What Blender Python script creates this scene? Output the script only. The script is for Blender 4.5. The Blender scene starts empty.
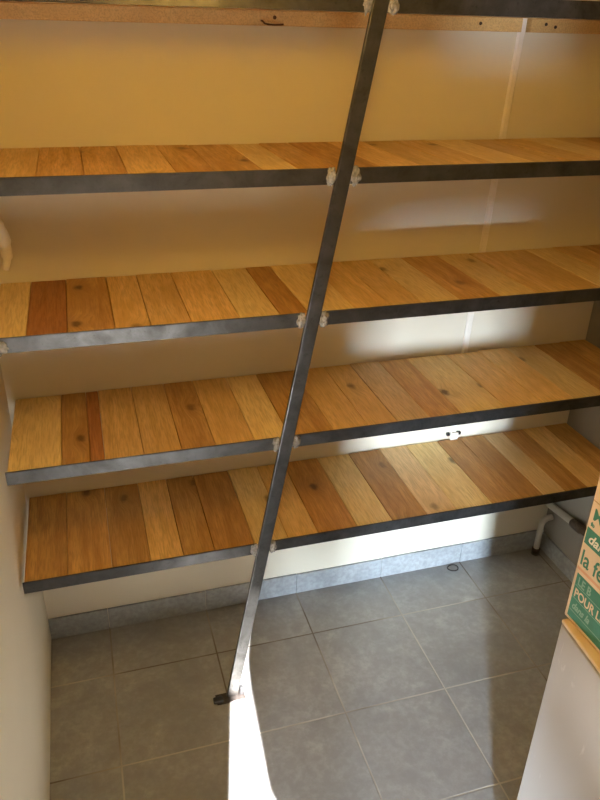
import bpy, bmesh, math, random
from mathutils import Vector, Matrix, noise
rnd = random.Random(7)
SC = bpy.context.scene
COL = SC.collection

# ------------------------------------------------------------------ camera
RT = Vector((0.95831974, -0.28478578, 0.02281087))
UP = Vector((0.11202249, 0.44800774, 0.88698367))
FW = Vector((0.26281979, 0.84745863, -0.46123707))
cd = bpy.data.cameras.new('camera'); cam = bpy.data.objects.new('camera', cd); COL.objects.link(cam)
cam.matrix_world = Matrix(((RT.x, UP.x, -FW.x, -0.12551), (RT.y, UP.y, -FW.y, -1.54327),
                           (RT.z, UP.z, -FW.z, 1.84945), (0, 0, 0, 1)))
cd.sensor_fit = 'VERTICAL'; cd.sensor_height = 24.0; cd.lens = 719.53 / 800 * 24
cd.clip_start = 0.02
SC.camera = cam

# ------------------------------------------------------------------ light
w = bpy.data.worlds.new('world'); SC.world = w; w.use_nodes = True
w.node_tree.nodes['Background'].inputs[0].default_value = (0.55, 0.7, 1.0, 1)
w.node_tree.nodes['Background'].inputs[1].default_value = 0.25

sd = bpy.data.lights.new('sun', 'SUN'); sun = bpy.data.objects.new('sun', sd); COL.objects.link(sun)
sd.energy = 170; sd.angle = math.radians(0.9); sd.color = (1.0, 0.97, 0.95)
SUN = Vector((0.1, 1.0, -1.19)).normalized()
sun.rotation_euler = (-SUN).to_track_quat('Z', 'Y').to_euler()

# bright daylight outside the half open door behind the camera
dd = bpy.data.lights.new('daylight', 'AREA'); dl = bpy.data.objects.new('daylight', dd); COL.objects.link(dl)
dd.shape = 'RECTANGLE'; dd.size = 0.19; dd.size_y = 0.9; dd.energy = 580; dd.color = (0.68, 0.83, 1.0)
dl.location = (-1.06, -4.0, 0.75)
dl.rotation_euler = (Vector((-1.06, -4.0, 0)) - Vector((0.6, 0, 0))).to_track_quat('Z', 'Y').to_euler()
LAMP_POS = Vector((0.20, -0.80, 2.10)); LAMP_POWER = 16; LAMP_COL = (1.0, 0.575, 0.115)

SC.view_settings.view_transform = 'Standard'; SC.view_settings.look = 'None'
SC.view_settings.gamma = 1.0; SC.view_settings.use_curve_mapping = False
SC.view_settings.exposure = 0.0

# ------------------------------------------------------------------ materials
def new_mat(name):
    m = bpy.data.materials.new(name); m.use_nodes = True
    nt = m.node_tree; b = nt.nodes['Principled BSDF']
    return m, nt, b
def N(nt, t, **kw):
    n = nt.nodes.new(t)
    for k, v in kw.items():
        if isinstance(k, str) and hasattr(n, k): setattr(n, k, v)
    return n
def link(nt, a, b): nt.links.new(a, b)
def mathn(nt, op, a, b=None, c=None):
    n = N(nt, 'ShaderNodeMath', operation=op)
    for i, v in enumerate((a, b, c)):
        if v is None: continue
        if isinstance(v, (int, float)): n.inputs[i].default_value = v
        else: link(nt, v, n.inputs[i])
    return n.outputs[0]
def mix(nt, fac, a, b, mode='MIX'):
    n = N(nt, 'ShaderNodeMix', data_type='RGBA', blend_type=mode)
    for s, v in ((n.inputs[0], fac), (n.inputs[6], a), (n.inputs[7], b)):
        if isinstance(v, (int, float)): s.default_value = v
        elif isinstance(v, tuple): s.default_value = (*v, 1) if len(v) == 3 else v
        else: link(nt, v, s)
    return n.outputs[2]
def noise_tex(nt, vec, scale, detail=4, rough=0.55, dist=0.0):
    n = N(nt, 'ShaderNodeTexNoise'); link(nt, vec, n.inputs['Vector'])
    n.inputs['Scale'].default_value = scale; n.inputs['Detail'].default_value = detail
    n.inputs['Roughness'].default_value = rough; n.inputs['Distortion'].default_value = dist
    return n.outputs['Fac']
def ramp(nt, fac, stops):
    n = N(nt, 'ShaderNodeValToRGB'); link(nt, fac, n.inputs[0])
    e = n.color_ramp.elements
    while len(e) < len(stops): e.new(0.5)
    for i, (p, c) in enumerate(stops):
        e[i].position = p; e[i].color = (*c, 1) if isinstance(c, tuple) else (c, c, c, 1)
    return n.outputs[0]
def bump(nt, b, h, strength, dist=0.002):
    n = N(nt, 'ShaderNodeBump'); n.inputs['Strength'].default_value = strength
    n.inputs['Distance'].default_value = dist
    link(nt, h, n.inputs['Height']); link(nt, n.outputs[0], b.inputs['Normal'])

def plain(name, col, rough=0.5, metal=0.0, var=0.12, scale=30):
    m, nt, b = new_mat(name)
    tc = N(nt, 'ShaderNodeTexCoord')
    f = noise_tex(nt, tc.outputs['Object'], scale, 4)
    d = tuple(c * (1 - var) for c in col); l = tuple(min(1, c * (1 + var)) for c in col)
    link(nt, ramp(nt, f, [(0.3, d), (0.7, l)]), b.inputs['Base Color'])
    b.inputs['Roughness'].default_value = rough; b.inputs['Metallic'].default_value = metal
    return m

def paint_mat(name, col):
    m, nt, b = new_mat(name)
    tc = N(nt, 'ShaderNodeTexCoord'); v = tc.outputs['Object']
    big = noise_tex(nt, v, 1.6, 5, 0.6)
    c = ramp(nt, big, [(0.3, tuple(x * 0.93 for x in col)), (0.7, col)])
    sp = noise_tex(nt, v, 38, 3, 0.7)
    c = mix(nt, ramp(nt, sp, [(0.70, 0.0), (0.80, 0.25)]), c, tuple(x * 0.75 for x in col))
    link(nt, c, b.inputs['Base Color'])
    b.inputs['Roughness'].default_value = 0.75
    bump(nt, b, noise_tex(nt, v, 120, 5, 0.6), 0.25, 0.001)
    return m
CREAM = paint_mat('cream_wall_paint', (0.78, 0.72, 0.575))

def tile_mat():
    m, nt, b = new_mat('grey_floor_tile')
    tc = N(nt, 'ShaderNodeTexCoord'); v = tc.outputs['Object']
    sx = N(nt, 'ShaderNodeSeparateXYZ'); link(nt, v, sx.inputs[0])
    T = 0.333
    def grid(out, off):
        u = mathn(nt, 'DIVIDE', mathn(nt, 'SUBTRACT', out, off), T)
        fr = mathn(nt, 'FRACT', mathn(nt, 'ADD', u, 100.5))
        d = mathn(nt, 'ABSOLUTE', mathn(nt, 'SUBTRACT', fr, 0.5))     # 0 on the joint
        return d, mathn(nt, 'FLOOR', u)
    dx, ix = grid(sx.outputs[0], -0.18957); dy, iy = grid(sx.outputs[1], 0.17887)
    d = mathn(nt, 'MULTIPLY', mathn(nt, 'MINIMUM', dx, dy), T)
    wob = mathn(nt, 'MULTIPLY', noise_tex(nt, v, 60, 2), 0.0012)
    grout = ramp(nt, mathn(nt, 'MULTIPLY', mathn(nt, 'ADD', d, wob), 100), [(0.24, 1.0), (0.36, 0.0)])
    cid = N(nt, 'ShaderNodeCombineXYZ'); link(nt, ix, cid.inputs[0]); link(nt, iy, cid.inputs[1])
    wn = N(nt, 'ShaderNodeTexWhiteNoise', noise_dimensions='2D'); link(nt, cid.outputs[0], wn.inputs['Vector'])
    off = N(nt, 'ShaderNodeVectorMath', operation='MULTIPLY_ADD')
    link(nt, wn.outputs['Color'], off.inputs[0]); off.inputs[1].default_value = (9, 9, 9); link(nt, v, off.inputs[2])
    n1 = noise_tex(nt, off.outputs[0], 7, 6, 0.62, 0.6)
    n2 = noise_tex(nt, off.outputs[0], 45, 4, 0.65)
    c = ramp(nt, n1, [(0.30, (0.25, 0.252, 0.25)), (0.55, (0.335, 0.338, 0.334)), (0.74, (0.43, 0.432, 0.425))])
    c = mix(nt, ramp(nt, n2, [(0.42, 0.45), (0.62, 0.0)]), c, (0.235, 0.23, 0.22))
    g = ramp(nt, noise_tex(nt, v, 1.7, 3), [(0.42, (0.15, 0.125, 0.10)), (0.58, (0.46, 0.43, 0.38))])
    link(nt, mix(nt, grout, c, g), b.inputs['Base Color'])
    r = ramp(nt, n2, [(0.3, 0.34), (0.7, 0.46)])
    link(nt, mix(nt, grout, r, (0.8, 0.8, 0.8)), b.inputs['Roughness'])
    h = mathn(nt, 'SUBTRACT', mathn(nt, 'MULTIPLY', n2, 0.3), grout)
    bump(nt, b, h, 0.5, 0.0015)
    return m
TILE = tile_mat()

def skirting_mat():
    m, nt, b = new_mat('blue_grey_skirting_tile')
    tc = N(nt, 'ShaderNodeTexCoord'); v = tc.outputs['Object']
    n1 = noise_tex(nt, v, 9, 6, 0.65, 0.5); n2 = noise_tex(nt, v, 60, 4)
    c = ramp(nt, n1, [(0.3, (0.29, 0.31, 0.315)), (0.7, (0.44, 0.465, 0.475))])
    c = mix(nt, ramp(nt, n2, [(0.4, 0.4), (0.6, 0.0)]), c, (0.2, 0.2, 0.2))
    link(nt, c, b.inputs['Base Color']); b.inputs['Roughness'].default_value = 0.45
    bump(nt, b, n2, 0.2, 0.001)
    return m
SKIRT = skirting_mat()

def wood_mat(name, base, dark, knotty=0.5, stripe=0.5):
    m, nt, b = new_mat(name)
    tc = N(nt, 'ShaderNodeTexCoord'); oi = N(nt, 'ShaderNodeObjectInfo')
    off = N(nt, 'ShaderNodeCombineXYZ')
    link(nt, mathn(nt, 'MULTIPLY', oi.outputs['Random'], 37.0), off.inputs[0])
    link(nt, mathn(nt, 'MULTIPLY', oi.outputs['Random'], 91.0), off.inputs[1])
    add = N(nt, 'ShaderNodeVectorMath', operation='ADD')
    link(nt, tc.outputs['Object'], add.inputs[0]); link(nt, off.outputs[0], add.inputs[1])
    P = add.outputs[0]
    # knots: sparse cells, distance in the board's own plane
    wob = N(nt, 'ShaderNodeTexNoise'); link(nt, P, wob.inputs['Vector']); wob.inputs['Scale'].default_value = 45; wob.inputs['Detail'].default_value = 3
    wadd = N(nt, 'ShaderNodeVectorMath', operation='MULTIPLY_ADD'); link(nt, wob.outputs['Color'], wadd.inputs[0])
    wadd.inputs[1].default_value = (0.014, 0.022, 0); link(nt, P, wadd.inputs[2])
    mk = N(nt, 'ShaderNodeMapping'); link(nt, wadd.outputs[0], mk.inputs[0]); mk.inputs['Scale'].default_value = (1.0, 0.62, 0.0)
    vor = N(nt, 'ShaderNodeTexVoronoi', voronoi_dimensions='2D'); link(nt, mk.outputs[0], vor.inputs['Vector']); vor.inputs['Scale'].default_value = 7.0
    pick = N(nt, 'ShaderNodeSeparateColor'); link(nt, vor.outputs['Color'], pick.inputs[0])
    on = mathn(nt, 'LESS_THAN', pick.outputs[0], knotty)
    kd = vor.outputs['Distance']
    ring = mathn(nt, 'MULTIPLY', ramp(nt, kd, [(0.03, 1.0), (0.30, 0.0)]), on)
    core = mathn(nt, 'MULTIPLY', mathn(nt, 'MULTIPLY', ramp(nt, kd, [(0.04, 1.0), (0.11, 0.0)]), on), mathn(nt, 'ADD', mathn(nt, 'MULTIPLY', pick.outputs[1], 0.5), 0.5))
    # grain bends round the knots
    sep = N(nt, 'ShaderNodeSeparateXYZ'); link(nt, P, sep.inputs[0])
    gx = mathn(nt, 'ADD', sep.outputs[0], mathn(nt, 'MULTIPLY', ring, 0.02))
    cmb = N(nt, 'ShaderNodeCombineXYZ'); link(nt, gx, cmb.inputs[0]); link(nt, sep.outputs[1], cmb.inputs[1]); link(nt, sep.outputs[2], cmb.inputs[2])
    ms = N(nt, 'ShaderNodeMapping'); link(nt, cmb.outputs[0], ms.inputs[0]); ms.inputs['Scale'].default_value = (1.0, 0.07, 1.0)
    g1 = noise_tex(nt, ms.outputs[0], 55, 5, 0.6, 0.3)
    g2 = noise_tex(nt, ms.outputs[0], 260, 3, 0.6)
    ml = N(nt, 'ShaderNodeMapping'); link(nt, P, ml.inputs[0]); ml.inputs['Scale'].default_value = (1.0, 0.45, 1.0)
    big = noise_tex(nt, ml.outputs[0], 9, 4, 0.6)
    c = ramp(nt, g1, [(0.35, dark), (0.62, base)])
    c = mix(nt, 1.0 - stripe, c, base)
    c = mix(nt, ramp(nt, g2, [(0.38, 0.42), (0.56, 0.0)]), c, tuple(x * 0.6 for x in dark))
    c = mix(nt, ramp(nt, big, [(0.42, 0.0), (0.72, 0.7)]), c, dark)
    c = mix(nt, mathn(nt, 'MULTIPLY', ring, 0.45), c, tuple(x * 0.75 for x in dark))
    c = mix(nt, mathn(nt, 'MULTIPLY', core, 0.85), c, (0.075, 0.03, 0.012))
    # a small tone shift from board to board
    hs = N(nt, 'ShaderNodeHueSaturation'); link(nt, c, hs.inputs['Color'])
    link(nt, mathn(nt, 'ADD', mathn(nt, 'MULTIPLY', oi.outputs['Random'], 0.22), 0.89), hs.inputs['Value'])
    link(nt, hs.outputs[0], b.inputs['Base Color'])
    link(nt, ramp(nt, g1, [(0.3, 0.62), (0.7, 0.48)]), b.inputs['Roughness'])
    bump(nt, b, g1, 0.25, 0.001)
    return m
WOOD = {
    'P': wood_mat('pale_pine', (0.900, 0.702, 0.337), (0.720, 0.491, 0.194), 0.22, 0.5),
    'L': wood_mat('honey_pine', (0.840, 0.573, 0.235), (0.612, 0.374, 0.128), 0.25, 0.6),
    'M': wood_mat('orange_pine', (0.708, 0.433, 0.148), (0.456, 0.240, 0.071), 0.34, 0.8),
    'R': wood_mat('red_brown_wood', (0.480, 0.205, 0.056), (0.324, 0.123, 0.033), 0.12, 0.6),
    'D': wood_mat('brown_pine', (0.624, 0.345, 0.102), (0.396, 0.193, 0.051), 0.32, 0.8),
    'G': wood_mat('greyed_pine', (0.816, 0.585, 0.306), (0.600, 0.398, 0.184), 0.25, 0.5),
}
TONE = {'P': 'pale', 'L': 'honey coloured', 'M': 'orange', 'R': 'dark red-brown', 'D': 'brown', 'G': 'greyish'}

def metal_mat(name, a, bcol, rough, spots=True):
    m, nt, b = new_mat(name)
    tc = N(nt, 'ShaderNodeTexCoord'); v = tc.outputs['Object']
    n1 = noise_tex(nt, v, 14, 5, 0.65, 0.4); n2 = noise_tex(nt, v, 90, 3)
    c = ramp(nt, n1, [(0.32, a), (0.70, bcol)])
    c = mix(nt, ramp(nt, n2, [(0.6, 0.0), (0.72, 0.5)]), c, tuple(x * 0.55 for x in a))
    link(nt, c, b.inputs['Base Color'])
    b.inputs['Metallic'].default_value = 0.8
    link(nt, ramp(nt, n1, [(0.3, rough + 0.1), (0.7, rough - 0.06)]), b.inputs['Roughness'])
    bump(nt, b, n2, 0.08, 0.0005)
    return m
STEEL = metal_mat('bare_steel', (0.046, 0.044, 0.040), (0.105, 0.104, 0.100), 0.34)
WELDM = plain('weld_slag', (0.30, 0.285, 0.26), 0.6, 0.35, 0.35, 160)
BLACK = plain('black_plastic', (0.015, 0.015, 0.016), 0.45)
DARKM = plain('dark_metal', (0.06, 0.05, 0.045), 0.4, 0.7)
WHITEP = plain('white_plastic', (0.86, 0.81, 0.72), 0.35, 0, 0.04)
PIPEM = plain('pale_grey_pipe', (0.52, 0.51, 0.47), 0.35, 0, 0.10, 18)
FITM = plain('tarnished_fitting', (0.10, 0.07, 0.05), 0.4, 0.5, 0.3, 60)
CREAMP = plain('cream_plastic', (0.88, 0.82, 0.70), 0.5, 0, 0.06)
SCREWM = plain('dark_screw', (0.035, 0.02, 0.01), 0.6, 0.2)
RUST = plain('rusty_nail', (0.10, 0.045, 0.018), 0.6, 0.5, 0.3, 80)
CARD = plain('cream_carton', (0.78, 0.62, 0.46), 0.6, 0, 0.05, 20)
CARDB = plain('carton_edge', (0.55, 0.36, 0.20), 0.7, 0, 0.1, 40)
GREEN = plain('green_print', (0.045, 0.23, 0.165), 0.5, 0, 0.10, 40)
GREENL = plain('pale_green_print', (0.25, 0.45, 0.36), 0.5, 0, 0.06, 40)
SALMON = plain('salmon_print', (0.74, 0.42, 0.27), 0.5, 0, 0.05, 40)

def enamel():
    m, nt, b = new_mat('white_enamel')
    tc = N(nt, 'ShaderNodeTexCoord'); v = tc.outputs['Object']
    mp = N(nt, 'ShaderNodeMapping'); link(nt, v, mp.inputs[0]); mp.inputs['Scale'].default_value = (1, 1.0, 0.25)
    s = noise_tex(nt, mp.outputs[0], 34, 3, 0.6, 0.5)
    c = mix(nt, ramp(nt, s, [(0.66, 0.0), (0.74, 0.55)]), (0.40, 0.36, 0.32), (0.60, 0.57, 0.53))
    link(nt, c, b.inputs['Base Color'])
    b.inputs['Roughness'].default_value = 0.28
    return m
ENAMEL = enamel()
LAMPLIT = plain('lamplit_lid_edge', (0.74, 0.60, 0.42), 0.45, 0, 0.04)  # warm bulb light on the lid put into its colour
def bulb_mat():
    m, nt, b = new_mat('lit_bulb_glass')
    b.inputs['Base Color'].default_value = (1, .9, .7, 1)
    b.inputs['Emission Color'].default_value = (*LAMP_COL, 1); b.inputs['Emission Strength'].default_value = 18
    return m

# ------------------------------------------------------------------ mesh helpers
def box(bm, lo, hi, mi=0):
    x0, y0, z0 = lo; x1, y1, z1 = hi
    vs = [bm.verts.new(p) for p in ((x0,y0,z0),(x1,y0,z0),(x1,y1,z0),(x0,y1,z0),(x0,y0,z1),(x1,y0,z1),(x1,y1,z1),(x0,y1,z1))]
    fs = []
    for f in ((0,3,2,1),(4,5,6,7),(0,1,5,4),(1,2,6,5),(2,3,7,6),(3,0,4,7)):
        fs.append(bm.faces.new([vs[i] for i in f])); fs[-1].material_index = mi
    return vs, fs
def bevel_all(bm, w, seg=2):
    bmesh.ops.bevel(bm, geom=bm.edges[:] , offset=w, segments=seg, profile=0.5, affect='EDGES', clamp_overlap=True)
def tube(bm, pts, r, n=14, caps=True):
    pts = [Vector(p) for p in pts]; rings = []
    rs = r if isinstance(r, (list, tuple)) else [r] * len(pts)
    ref = None
    for i, p in enumerate(pts):
        t = (pts[min(i+1, len(pts)-1)] - pts[max(i-1, 0)]).normalized()
        if ref is None: ref = t.orthogonal().normalized()
        ref = (ref - t * ref.dot(t)).normalized(); bi = t.cross(ref)
        rings.append([bm.verts.new(p + (ref * math.cos(a) + bi * math.sin(a)) * rs[i]) for a in [2*math.pi*k/n for k in range(n)]])
    for a, b in zip(rings, rings[1:]):
        for k in range(n): bm.faces.new((a[k], a[(k+1) % n], b[(k+1) % n], b[k])).smooth = True
    if caps: bm.faces.new(rings[0][::-1]); bm.faces.new(rings[-1])
def smooth_path(pts, n=6):
    P = [Vector(p) for p in pts]; out = []
    for i in range(len(P)-1):
        p0, p1, p2, p3 = P[max(i-1,0)], P[i], P[i+1], P[min(i+2,len(P)-1)]
        for k in range(n):
            t = k / n
            out.append(0.5*((2*p1)+(p2-p0)*t+(2*p0-5*p1+4*p2-p3)*t*t+(3*p1-p0-3*p2+p3)*t**3))
    out.append(P[-1]); return out
def obj(name, bm, mats, parent=None, origin=None):
    bmesh.ops.recalc_face_normals(bm, faces=bm.faces[:])
    if origin is not None: bmesh.ops.translate(bm, verts=bm.verts[:], vec=-Vector(origin))
    me = bpy.data.meshes.new(name); bm.to_mesh(me); bm.free()
    for m in (mats if isinstance(mats, (list, tuple)) else [mats]): me.materials.append(m)
    o = bpy.data.objects.new(name, me); COL.objects.link(o)
    if parent is not None:
        o.parent = parent
        pw = Vector((0, 0, 0)); q = parent
        while q is not None: pw += q.location; q = q.parent
        if origin is not None: o.location = Vector(origin) - pw
        else: o.location = -pw
    elif origin is not None: o.location = origin
    return o
def tag(o, label, cat, group=None):
    o['label'] = label; o['category'] = cat
    if group: o['group'] = group
    return o
def thing(name, loc, label, cat, group=None):
    o = bpy.data.objects.new(name, None); COL.objects.link(o); o.location = loc
    o.empty_display_size = 0.05
    return tag(o, label, cat, group)
def struct(name, bm, mats, origin=None):
    o = obj(name, bm, mats, None, origin); o['kind'] = 'structure'; return o
def block(lo, hi, bev=0.0, seg=2):
    bm = bmesh.new(); box(bm, lo, hi)
    if bev: bevel_all(bm, bev, seg)
    return bm

# ------------------------------------------------------------------ room shell
XL, XR, D, REAR, CEIL = -0.381, 1.509, 0.391, -1.75, 2.6
struct('floor', block((XL-0.1, REAR-1.6, -0.05), (XR+0.1, D+0.1, 0.0)), TILE)
struct('ceiling', block((XL-0.1, REAR-0.1, CEIL), (XR+0.1, D+0.1, CEIL+0.08)), CREAM)
struct('wall_back', block((XL-0.1, D, 0.0), (XR+0.1, D+0.1, CEIL)), CREAM)
struct('wall_left', block((XL-0.1, REAR, 0.0), (XL, D, CEIL)), CREAM)
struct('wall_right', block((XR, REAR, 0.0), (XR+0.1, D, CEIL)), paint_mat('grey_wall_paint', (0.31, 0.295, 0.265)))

# rear wall, its unseen gaps cut to shape: low for the daylight band, tall for the sun strip
OPX0, OPX1, OPZ = -0.158, 0.20, 0.88
def sl(yf, xf, z=0.0):               # where the sun ray that lands on (xf, yf, z) crosses the rear wall
    k = (REAR - yf) / SUN.y
    return (xf + SUN.x * k, z + SUN.z * k)
slit_l = [sl(-0.52, 0.06), sl(-0.33, 0.092), sl(0.0, 0.168), sl(0.0, 0.188, 0.15), sl(0.0, 0.239, 0.44)]
slit_r = [sl(-0.52, 0.218), sl(-0.36, 0.180), sl(0.0, 0.203), sl(0.0, 0.207, 0.15), sl(0.0, 0.249, 0.44)]
def rear_wall():
    bm = bmesh.new(); y0, y1 = REAR - 0.004, REAR
    ztop = slit_l[-1][1]
    def quad(pts):
        a = [bm.verts.new((x, y1, z)) for x, z in pts]; b = [bm.verts.new((x, y0, z)) for x, z in pts]
        bm.faces.new(a); bm.faces.new(b[::-1])
        for i in range(len(pts)): bm.faces.new((a[i], b[i], b[(i+1) % len(pts)], a[(i+1) % len(pts)]))
    zb = slit_l[0][1]
    quad([(XL-0.1, 0), (-0.33, 0), (-0.33, 0.37), (XL-0.1, 0.37)])
    quad([(XL-0.1, 0.37), (OPX0, 0.37), (OPX0, OPZ), (XL-0.1, OPZ)])
    quad([(OPX1, 0), (XR+0.1, 0), (XR+0.1, OPZ), (OPX1, OPZ)])
    quad([(0.085, OPZ), (0.112, 0.56), (OPX1, 0.50), (OPX1, OPZ)])
    quad([(XL-0.1, OPZ), (XR+0.1, OPZ), (XR+0.1, zb), (XL-0.1, zb)])
    for i in range(4):
        (la, za), (lb, zc) = slit_l[i], slit_l[i+1]
        quad([(XL-0.1, za), (la, za), (lb, zc), (XL-0.1, zc)])
        # right edge at the same heights
        def xr(z):
            for (x0, z0), (x1, z1) in zip(slit_r, slit_r[1:]):
                if z0 - 1e-6 <= z <= z1 + 1e-6: return x0 + (x1-x0)*(z-z0)/(z1-z0)
            return slit_r[-1][0]
        quad([(xr(za), za), (XR+0.1, za), (XR+0.1, zc), (xr(zc), zc)])
    quad([(XL-0.1, ztop), (XR+0.1, ztop), (XR+0.1, CEIL), (XL-0.1, CEIL)])
    return bm
struct('wall_rear', rear_wall(), CREAM)
# unseen sun block added outside, over the low opening: keeps the high sun off the floor behind the camera
struct('sun_baffle_1', block((XL-0.1, REAR-0.95, 1.08), (XR+0.1, REAR-0.004, 1.12)), CREAM)

# skirting tiles: one strip per wall, cut into tiles
def skirt_back():
    bm = bmesh.new(); x = XL
    joints = [-0.18957 + k*0.333 for k in range(0, 6)] + [XR]
    for j in joints:
        j = min(j, XR)
        b2 = bmesh.new(); box(b2, (x+0.0008, D-0.008, 0.0), (j-0.0008, D, 0.088 + rnd.uniform(-0.0015, 0.0015))); bevel_all(b2, 0.0012, 1)
        me = bpy.data.meshes.new('t'); b2.to_mesh(me); b2.free(); bm.from_mesh(me); bpy.data.meshes.remove(me)
        x = j
    return bm
struct('baseboard_back', skirt_back(), SKIRT)
struct('baseboard_right', block((XR-0.008, REAR, 0), (XR, D-0.009, 0.075), 0.0012, 1), SKIRT)

# ------------------------------------------------------------------ steel frame
ZS = [1.9125, 1.57442, 1.24221, 0.90687, 0.57432]
BH = 0.0355
def postx(z): return 0.156 + 0.1822 * z
LEFT = [XL+0.004, XL+0.004, -0.349, -0.3636, -0.374]
frame = thing('shelf_frame', (postx(0), 0.0, 0.0),
              'bare steel shelf frame with a leaning post welded to the front rails', 'shelf frame')
# post: square tube, hollow look at the foot
pb = bmesh.new()
PW, PF, PK = 0.018, -0.006, 0.0036
def sect(z): return [(postx(z)-PW, PF, z), (postx(z)+PW, PF, z), (postx(z)+PW, PK, z), (postx(z)-PW, PK, z)]
a = [pb.verts.new(p) for p in sect(0.004)]; b = [pb.verts.new(p) for p in sect(CEIL)]
for i in range(4): pb.faces.new((a[i], a[(i+1) % 4], b[(i+1) % 4], b[i]))
pb.faces.new(a[::-1]); pb.faces.new(b)
bmesh.ops.bevel(pb, geom=[e for e in pb.edges if abs((e.verts[0].co-e.verts[1].co).z) > 1], offset=0.003, segments=3, affect='EDGES', profile=0.5)
obj('post', pb, STEEL, frame)
# foot plate with its dark bolts
fx = postx(0)
fp = obj('foot_plate', block((fx-0.050, -0.026, 0.0), (fx+0.040, 0.012, 0.004), 0.001, 1), DARKM, frame)
bl = bmesh.new(); box(bl, (fx-0.060, -0.024, 0.004), (fx-0.030, -0.006, 0.017)); bevel_all(bl, 0.003); obj('bolt', bl, BLACK, fp)
bl = bmesh.new(); box(bl, (fx+0.024, -0.010, 0.004), (fx+0.037, 0.006, 0.034)); bevel_all(bl, 0.003); obj('bolt', bl, BLACK, fp)
# rails: angle irons cut either side of the post
def angle(x0, x1, z):
    bm = bmesh.new(); t = 0.004
    prof = [(0, z), (t, z), (t, z-BH+t), (0.035, z-BH+t), (0.035, z-BH), (0, z-BH)]
    A = [bm.verts.new((x0, y, zz)) for y, zz in prof]; B = [bm.verts.new((x1, y, zz)) for y, zz in prof]
    n = len(prof)
    for i in range(n): bm.faces.new((A[i], A[(i+1) % n], B[(i+1) % n], B[i]))
    bm.faces.new(A[::-1]); bm.faces.new(B)
    bmesh.ops.bevel(bm, geom=[e for e in bm.edges if abs(e.verts[0].co.y) < 1e-6 and abs(e.verts[1].co.y) < 1e-6], offset=0.0012, segments=2, affect='EDGES')
    return bm
def weld(cx, z0, z1, wx, seed):
    bm = bmesh.new(); bmesh.ops.create_icosphere(bm, subdivisions=4, radius=1.0)
    for v in bm.verts:
        d = 1 + 0.55 * noise.noise(v.co * 1.9 + Vector((seed*3.1, 0, 0))) + 0.22 * noise.noise(v.co * 5 + Vector((seed, 2, 0)))
        v.co *= d
        v.co = Vector((cx + v.co.x * wx, -0.001 + max(-1.6, min(0.98, v.co.y)) * 0.0045, (z0+z1)/2 + v.co.z * (z1-z0)/2))
    for f in bm.faces: f.smooth = True
    return bm
for k, z in enumerate(ZS):
    zc = z - BH/2; px = postx(zc)
    rl = obj('front_rail', angle(LEFT[k], px-PW-0.001, z), STEEL, frame)
    rr = obj('front_rail', angle(px+PW+0.001, XR-0.004, z), STEEL, frame)
    s = 0.85 if k > 2 else 1.0
    obj('weld', weld(px-PW-0.009*s, z-BH*1.02, z+0.001, 0.011*s, k*2+1), WELDM, rl)
    obj('weld', weld(px+PW+0.010*s, z-BH*1.02, z+0.002, 0.012*s, k*2+2), WELDM, rr)
    if k == 2:
        obj('weld', weld(-0.333, z-BH*1.05, z-0.004, 0.024, 31), WELDM, rl)

# ------------------------------------------------------------------ plank shelves
TB = BH - 0.0046
def boards_for(k):
    if k == 0:
        return [(-0.26,'L'),(-0.16,'M'),(-0.06,'P'),(0.04,'L'),(0.14,'L'),(0.24,'P'),(0.34,'M'),(0.44,'L'),(0.54,'P'),(0.64,'L'),(0.75,'P'),(0.85,'L'),(0.95,'P'),(1.05,'L'),(1.15,'P'),(1.25,'L'),(1.35,'M'),(1.509,'L')]
    if k == 1:
        return [(-0.203,'L'),(-0.110,'M'),(-0.025,'M'),(0.074,'L'),(0.156,'M'),(0.262,'M'),(0.340,'P'),(0.420,'M'),(0.53,'D'),(0.63,'L'),(0.72,'L'),(0.82,'L'),(0.93,'P'),(1.03,'L'),(1.12,'L'),(1.22,'P'),(1.31,'L'),(1.40,'M'),(1.509,'M')]
    if k == 2:
        return [(-0.270,'P'),(-0.183,'R'),(-0.081,'M'),(-0.002,'L'),(0.090,'L'),(0.204,'L'),(0.301,'P'),(0.372,'D'),(0.49,'P'),(0.585,'L'),(0.673,'L'),(0.776,'P'),(0.895,'M'),(1.000,'P'),(1.10,'L'),(1.20,'L'),(1.30,'P'),(1.40,'L'),(1.509,'M')]
    if k == 3:
        return [(-0.237,'P'),(-0.170,'M'),(-0.136,'R'),(-0.043,'L'),(0.050,'L'),(0.135,'M'),(0.236,'L'),(0.330,'P'),(0.449,'M'),(0.547,'L'),(0.633,'L'),(0.730,'G'),(0.827,'M'),(0.967,'P'),(1.085,'L'),(1.19,'L'),(1.30,'P'),(1.40,'M'),(1.509,'M')]
    return [(-0.263,'M'),(-0.151,'M'),(-0.051,'M'),(0.037,'L'),(0.122,'M'),(0.234,'D'),(0.330,'P'),(0.419,'L'),(0.537,'D'),(0.648,'P'),(0.760,'D'),(0.859,'G'),(0.977,'P'),(1.063,'D'),(1.154,'D'),(1.234,'G'),(1.318,'D'),(1.41,'L'),(1.509,'M')]
SHELF_LABEL = ['topmost plank shelf, cut off by the upper edge, with a pine batten underneath',
               'second plank shelf from the top, seen almost edge on under the warm yellow light',
               'middle plank shelf of five, with one dark red-brown board near its left end',
               'second plank shelf from the floor, with a narrow dark strip near its left',
               'lowest plank shelf, just above the grey floor tiles and the skirting']
BATTEN = wood_mat('batten_pine', (0.72, 0.49, 0.20), (0.58, 0.36, 0.13), 0.0, 0.3)
def cond_x(z): return 1.037 + max(0.0, z-0.9)*0.040
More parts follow.
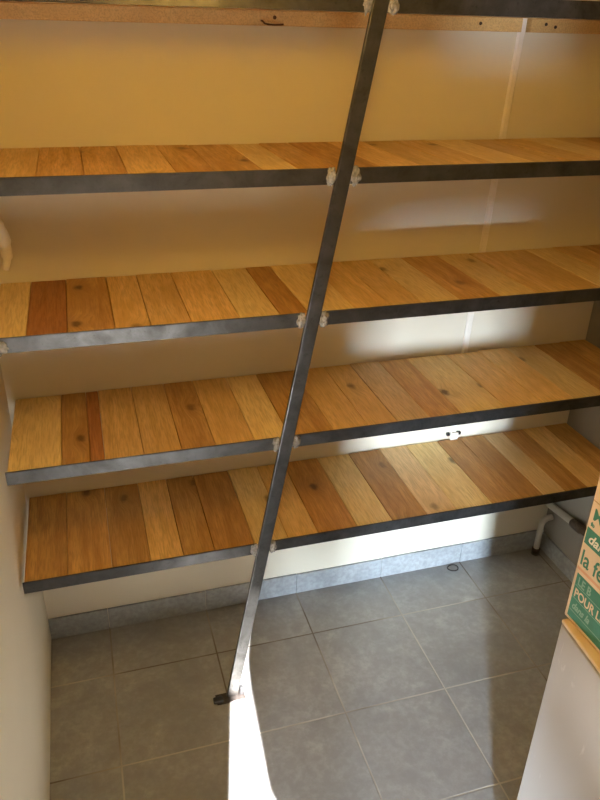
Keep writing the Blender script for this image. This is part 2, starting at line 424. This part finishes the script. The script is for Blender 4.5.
for k, z in enumerate(ZS):
    sh = thing('plank_shelf', (0.57, 0.2, z-BH+0.004), SHELF_LABEL[k], 'shelf', 'plank shelves on the steel frame')
    x = max(LEFT[k], XL+0.006) + 0.004
    for j, (x1, t) in enumerate(boards_for(k)):
        x1 = min(x1, XR-0.006)
        yb = 0.3885 - rnd.uniform(0, 0.004)
        cx = cond_x(z)
        if x < cx+0.016 and x1 > cx-0.016 and k < 4: yb = 0.3815
        dz = rnd.uniform(-0.0012, 0.0006)
        bm = bmesh.new(); box(bm, (x+0.0006, 0.0045, z-TB), (x1-0.0006, yb, z+dz))
        bevel_all(bm, 0.0020, 2)
        o = obj('board', bm, WOOD[t], sh, ((x+x1)/2, 0.2, z-TB))
        o['label'] = TONE[t] + ' wooden board'
        x = x1
    cb = cond_x(z - 0.05)
    obj('batten', block((max(LEFT[k], XL+0.003)+0.008, D-0.024, z-TB-0.034), (cb-0.0125, D-0.0005, z-TB-0.0004), 0.0015, 1), BATTEN, sh)
    bt = obj('batten', block((cb+0.0135, D-0.024, z-TB-0.034), (XR-0.003, D-0.0005, z-TB-0.0004), 0.0015, 1), BATTEN, sh)
    if k == 0:
        for sx, sz in ((-0.252, 1.868), (0.937, 1.866), (1.135, 1.868), (1.165, 1.862)):
            bm = bmesh.new(); bmesh.ops.create_cone(bm, cap_ends=True, segments=12, radius1=0.0045, radius2=0.0036, depth=0.003,
                matrix=Matrix.Translation((sx, D-0.0250, sz)) @ Matrix.Rotation(math.pi/2, 4, 'X'))
            obj('screw', bm, SCREWM, bt)

# bent nail in the top batten
bm = bmesh.new()
tube(bm, smooth_path([(0.345, D-0.020, 1.8585), (0.345, D-0.034, 1.858), (0.352, D-0.036, 1.8525), (0.372, D-0.034, 1.8505), (0.398, D-0.031, 1.8515)], 6), 0.0022, 8)
nl = obj('nail', bm, RUST); tag(nl, 'bent rusty nail sticking out of the pine batten under the topmost shelf', 'nail')
bm = bmesh.new(); tube(bm, [(0.376, D-0.020, 1.866), (0.376, D-0.030, 1.866), (0.376, D-0.031, 1.866)], [0.0022, 0.0022, 0.0046], 10)
nl = obj('nail', bm, RUST); tag(nl, 'small dark straight nail driven into the top batten above the bent nail', 'nail')

# ------------------------------------------------------------------ cable trunking on the back wall
cz = 0.5765
cond = thing('cable_conduit', (1.037, D, cz), 'white cable conduit running up the back wall behind the shelf boards', 'conduit')
bm = bmesh.new()
zz = [cz, 0.75, 0.9, 1.1, 1.25, 1.5, 1.75, 2.0, 2.3, CEIL-0.002]
rings = []
for z in zz:
    c = cond_x(z); y0, y1 = D-0.0085, D-0.0003
    prof = [(-0.0105, y1), (-0.0105, y0+0.004), (-0.0065, y0), (0.0065, y0), (0.0105, y0+0.004), (0.0105, y1)]
    rings.append([bm.verts.new((c+px, py, z)) for px, py in prof])
for A, B in zip(rings, rings[1:]):
    for i in range(6): bm.faces.new((A[i], A[(i+1) % 6], B[(i+1) % 6], B[i]))
bm.faces.new(rings[0]); bm.faces.new(rings[-1])
obj('trunking', bm, WHITEP, cond)
bm = bmesh.new(); box(bm, (1.022, D-0.017, 0.5765), (1.052, D-0.011, 0.604)); bevel_all(bm, 0.002)
obj('end_cap', bm, WHITEP, cond)
for s in (-1, 1):
    bm = bmesh.new(); x = 1.037 + s*0.021
    box(bm, (x-0.006, D-0.012, 0.592), (x+0.006, D-0.0006, 0.602)); bevel_all(bm, 0.0015)
    obj('clip', bm, BLACK, cond)['label'] = 'black fixing clip'

# ------------------------------------------------------------------ pipes in the right corner
bm = bmesh.new()
tube(bm, smooth_path([(1.462, 0.352, 0.0), (1.462, 0.352, 0.04), (1.462, 0.352, 0.10), (1.462, 0.352, 0.140), (1.468, 0.352, 0.160), (1.484, 0.352, 0.170), (1.504, 0.352, 0.172)], 6), 0.0115, 16)
pp = thing('waste_pipe', (1.462, 0.352, 0.0), 'short pale pipe rising from the floor and elbowing into the right wall', 'pipe')
obj('pipe_body', bm, PIPEM, pp)
bm = bmesh.new(); tube(bm, [(1.462, 0.352, 0.0005), (1.462, 0.352, 0.028), (1.462, 0.352, 0.030)], [0.0155, 0.0155, 0.0125], 16)
obj('collar', bm, FITM, pp)['label'] = 'dark collar at the floor'
pw = thing('wall_pipe', (1.487, 0.25, 0.23), 'pale pipe running along the right wall under the lowest shelf', 'pipe')
bm = bmesh.new(); tube(bm, [(1.490, D-0.004, 0.222), (1.490, 0.30, 0.234), (1.490, 0.205, 0.247)], 0.0135, 16)
obj('pipe_body', bm, PIPEM, pw)
bm = bmesh.new(); tube(bm, [(1.488, 0.222, 0.245), (1.488, 0.215, 0.246), (1.488, 0.165, 0.252), (1.488, 0.160, 0.2525), (1.488, 0.120, 0.257), (1.488, 0.02, 0.268)], [0.0150, 0.0195, 0.0195, 0.015, 0.015, 0.015], 12)
obj('coupling', bm, FITM, pw)['label'] = 'dark tarnished pipe coupling'

# pale fitting on the left wall
bm = bmesh.new()
tube(bm, smooth_path([(XL+0.001, 0.30, 1.425), (-0.345, 0.30, 1.424), (-0.322, 0.30, 1.405), (-0.311, 0.298, 1.370), (-0.309, 0.296, 1.335), (-0.318, 0.294, 1.305)], 6),
     [0.020]*7 + [0.021]*6 + [0.018]*6 + [0.0135]*6 + [0.009]*6, 14)
cf = obj('wall_fitting', bm, CREAMP); tag(cf, 'curved cream plastic fitting on the left wall above the middle shelf', 'pipe fitting')

# small wire loop on the tiles by the skirting
bm = bmesh.new(); pts = []
for i in range(25):
    a = 2*math.pi*i/24
    pts.append((1.100 + 0.021*math.cos(a), 0.357 + 0.017*math.sin(a), 0.0028 + 0.0012*math.sin(2*a)))
tube(bm, pts, 0.0024, 8, caps=False)
lp = obj('wire_loop', bm, DARKM); tag(lp, 'small dark wire loop lying on the floor tiles against the skirting', 'wire loop')

# ------------------------------------------------------------------ white appliance and carton
AX, AY, AZ = 0.673, -0.703, 0.85
ap = thing('freezer', (AX, AY, 0.0), 'white enamel freezer in the right foreground with the green and cream carton on it', 'freezer')
obj('body', block((AX, -1.42, 0.03), (1.33, AY, AZ-0.009), 0.005, 3), ENAMEL, ap)
obj('lid', block((AX, -1.42, AZ-0.0085), (1.33, AY, AZ), 0.003, 3), LAMPLIT, ap)['label'] = 'top panel, coloured as lit by the warm bulb'
for x in (AX+0.06, 1.27):
    for y in (-1.36, AY-0.06):
        bm = bmesh.new(); tube(bm, [(x, y, 0.0), (x, y, 0.032)], 0.02, 12); obj('foot', bm, BLACK, ap)
ap.rotation_euler.z = math.radians(-4.0)

BX, BY, BZ0, BZ1 = 0.6830, -0.6925, AZ+0.0006, 1.215
BL = 0.36
carton = thing('carton', (BX, BY, BZ0), 'cream carton printed with green bands and lettering, standing on the white freezer', 'box')
obj('carton_body', block((BX, BY-BL, BZ0), (BX+0.26, BY, BZ1), 0.005, 3), CARD, carton)
# flat print on the left face: u runs from the far edge towards the camera, v upward
def pr(name, u0, v0, u1, v1, m, lift, lab=None):
    bm = bmesh.new(); box(bm, (BX-lift, BY-u1, BZ0+v0), (BX+0.0001, BY-u0, BZ0+v1))
    o = obj(name, bm, m, carton)
    if lab: o['label'] = lab
    return o
def text(s, u, v, h, m, lift, shear=0.0, lab=None, xs=1.0):
    cu = bpy.data.curves.new('t', 'FONT'); cu.body = s; cu.size = h / 0.72; cu.shear = shear
    cu.extrude = 0.00015; cu.offset = 0.0006
    to = bpy.data.objects.new('t', cu); COL.objects.link(to)
    dg = bpy.context.evaluated_depsgraph_get()
    me = bpy.data.meshes.new_from_object(to.evaluated_get(dg))
    bpy.data.objects.remove(to); bpy.data.curves.remove(cu)
    bm = bmesh.new(); bm.from_mesh(me); bpy.data.meshes.remove(me)
    for q in bm.verts:
        q.co = Vector((BX - lift - q.co.z, BY - u - q.co.x*xs, BZ0 + v + q.co.y))
    o = obj('lettering', bm, m, carton)
    if lab: o['label'] = lab
    return o
pr('print_band', 0.010, 0.010, BL-0.01, 0.112, GREEN, 0.0003, 'green printed block')
pr('print_stripe', 0.006, 0.120, BL-0.01, 0.126, SALMON, 0.0003, 'salmon stripe')
pr('print_band', 0.006, 0.180, BL-0.01, 0.215, GREEN, 0.0003, 'green printed banner')
pr('print_stripe', 0.012, 0.0265, BL-0.01, 0.0280, GREENL, 0.0005)
pr('print_stripe', 0.012, 0.0560, BL-0.01, 0.0575, GREENL, 0.0005)
pr('print_stripe', 0.012, 0.0845, BL-0.01, 0.0860, GREENL, 0.0005)
text('LE B', 0.016, 0.0895, 0.018, GREENL, 0.0006, 0, 'pale green capitals', 0.8)
text('POUR LE P', 0.014, 0.0610, 0.019, CARD, 0.0006, 0, 'cream capitals', 0.8)
text('dans la', 0.016, 0.0340, 0.016, GREENL, 0.0006, 0.3, 'small pale italics', 0.8)
text('la fé', 0.008, 0.134, 0.034, GREEN, 0.0005, 0, 'large green letters', 0.8)
text('dans', 0.014, 0.188, 0.020, WHITEP, 0.0006, 0.3, 'white italic letters')
text('M/', 0.012, 0.236, 0.024, GREEN, 0.0005, 0, 'green letters')
text('fo', 0.012, 0.2215, 0.008, GREEN, 0.0005)
pr('print_stripe', 0.004, 0.270, BL-0.01, 0.2725, CARDB, 0.0003)

carton.rotation_euler.z = math.radians(1.2)

# ------------------------------------------------------------------ ceiling bulb (above the picture)
lb = thing('ceiling_bulb', (LAMP_POS.x, LAMP_POS.y, CEIL), 'bare warm bulb hanging on a cord above the picture', 'lamp')
bm = bmesh.new(); tube(bm, [(LAMP_POS.x, LAMP_POS.y, CEIL), (LAMP_POS.x, LAMP_POS.y, LAMP_POS.z+0.09)], 0.003, 8); obj('cord', bm, BLACK, lb)
bm = bmesh.new(); tube(bm, [(LAMP_POS.x, LAMP_POS.y, LAMP_POS.z+0.10), (LAMP_POS.x, LAMP_POS.y, LAMP_POS.z+0.045)], 0.018, 16); obj('socket', bm, WHITEP, lb)
bm = bmesh.new(); bmesh.ops.create_uvsphere(bm, u_segments=24, v_segments=16, radius=0.03, matrix=Matrix.Translation(LAMP_POS + Vector((0,0,0.03))))
for f in bm.faces: f.smooth = True
obj('bulb', bm, bulb_mat(), lb)
pd = bpy.data.lights.new('bulb_light', 'POINT'); po = bpy.data.objects.new('bulb_light', pd); COL.objects.link(po)
pd.energy = LAMP_POWER; pd.color = LAMP_COL; pd.shadow_soft_size = 0.07
po.location = LAMP_POS + Vector((0, 0, -0.055))
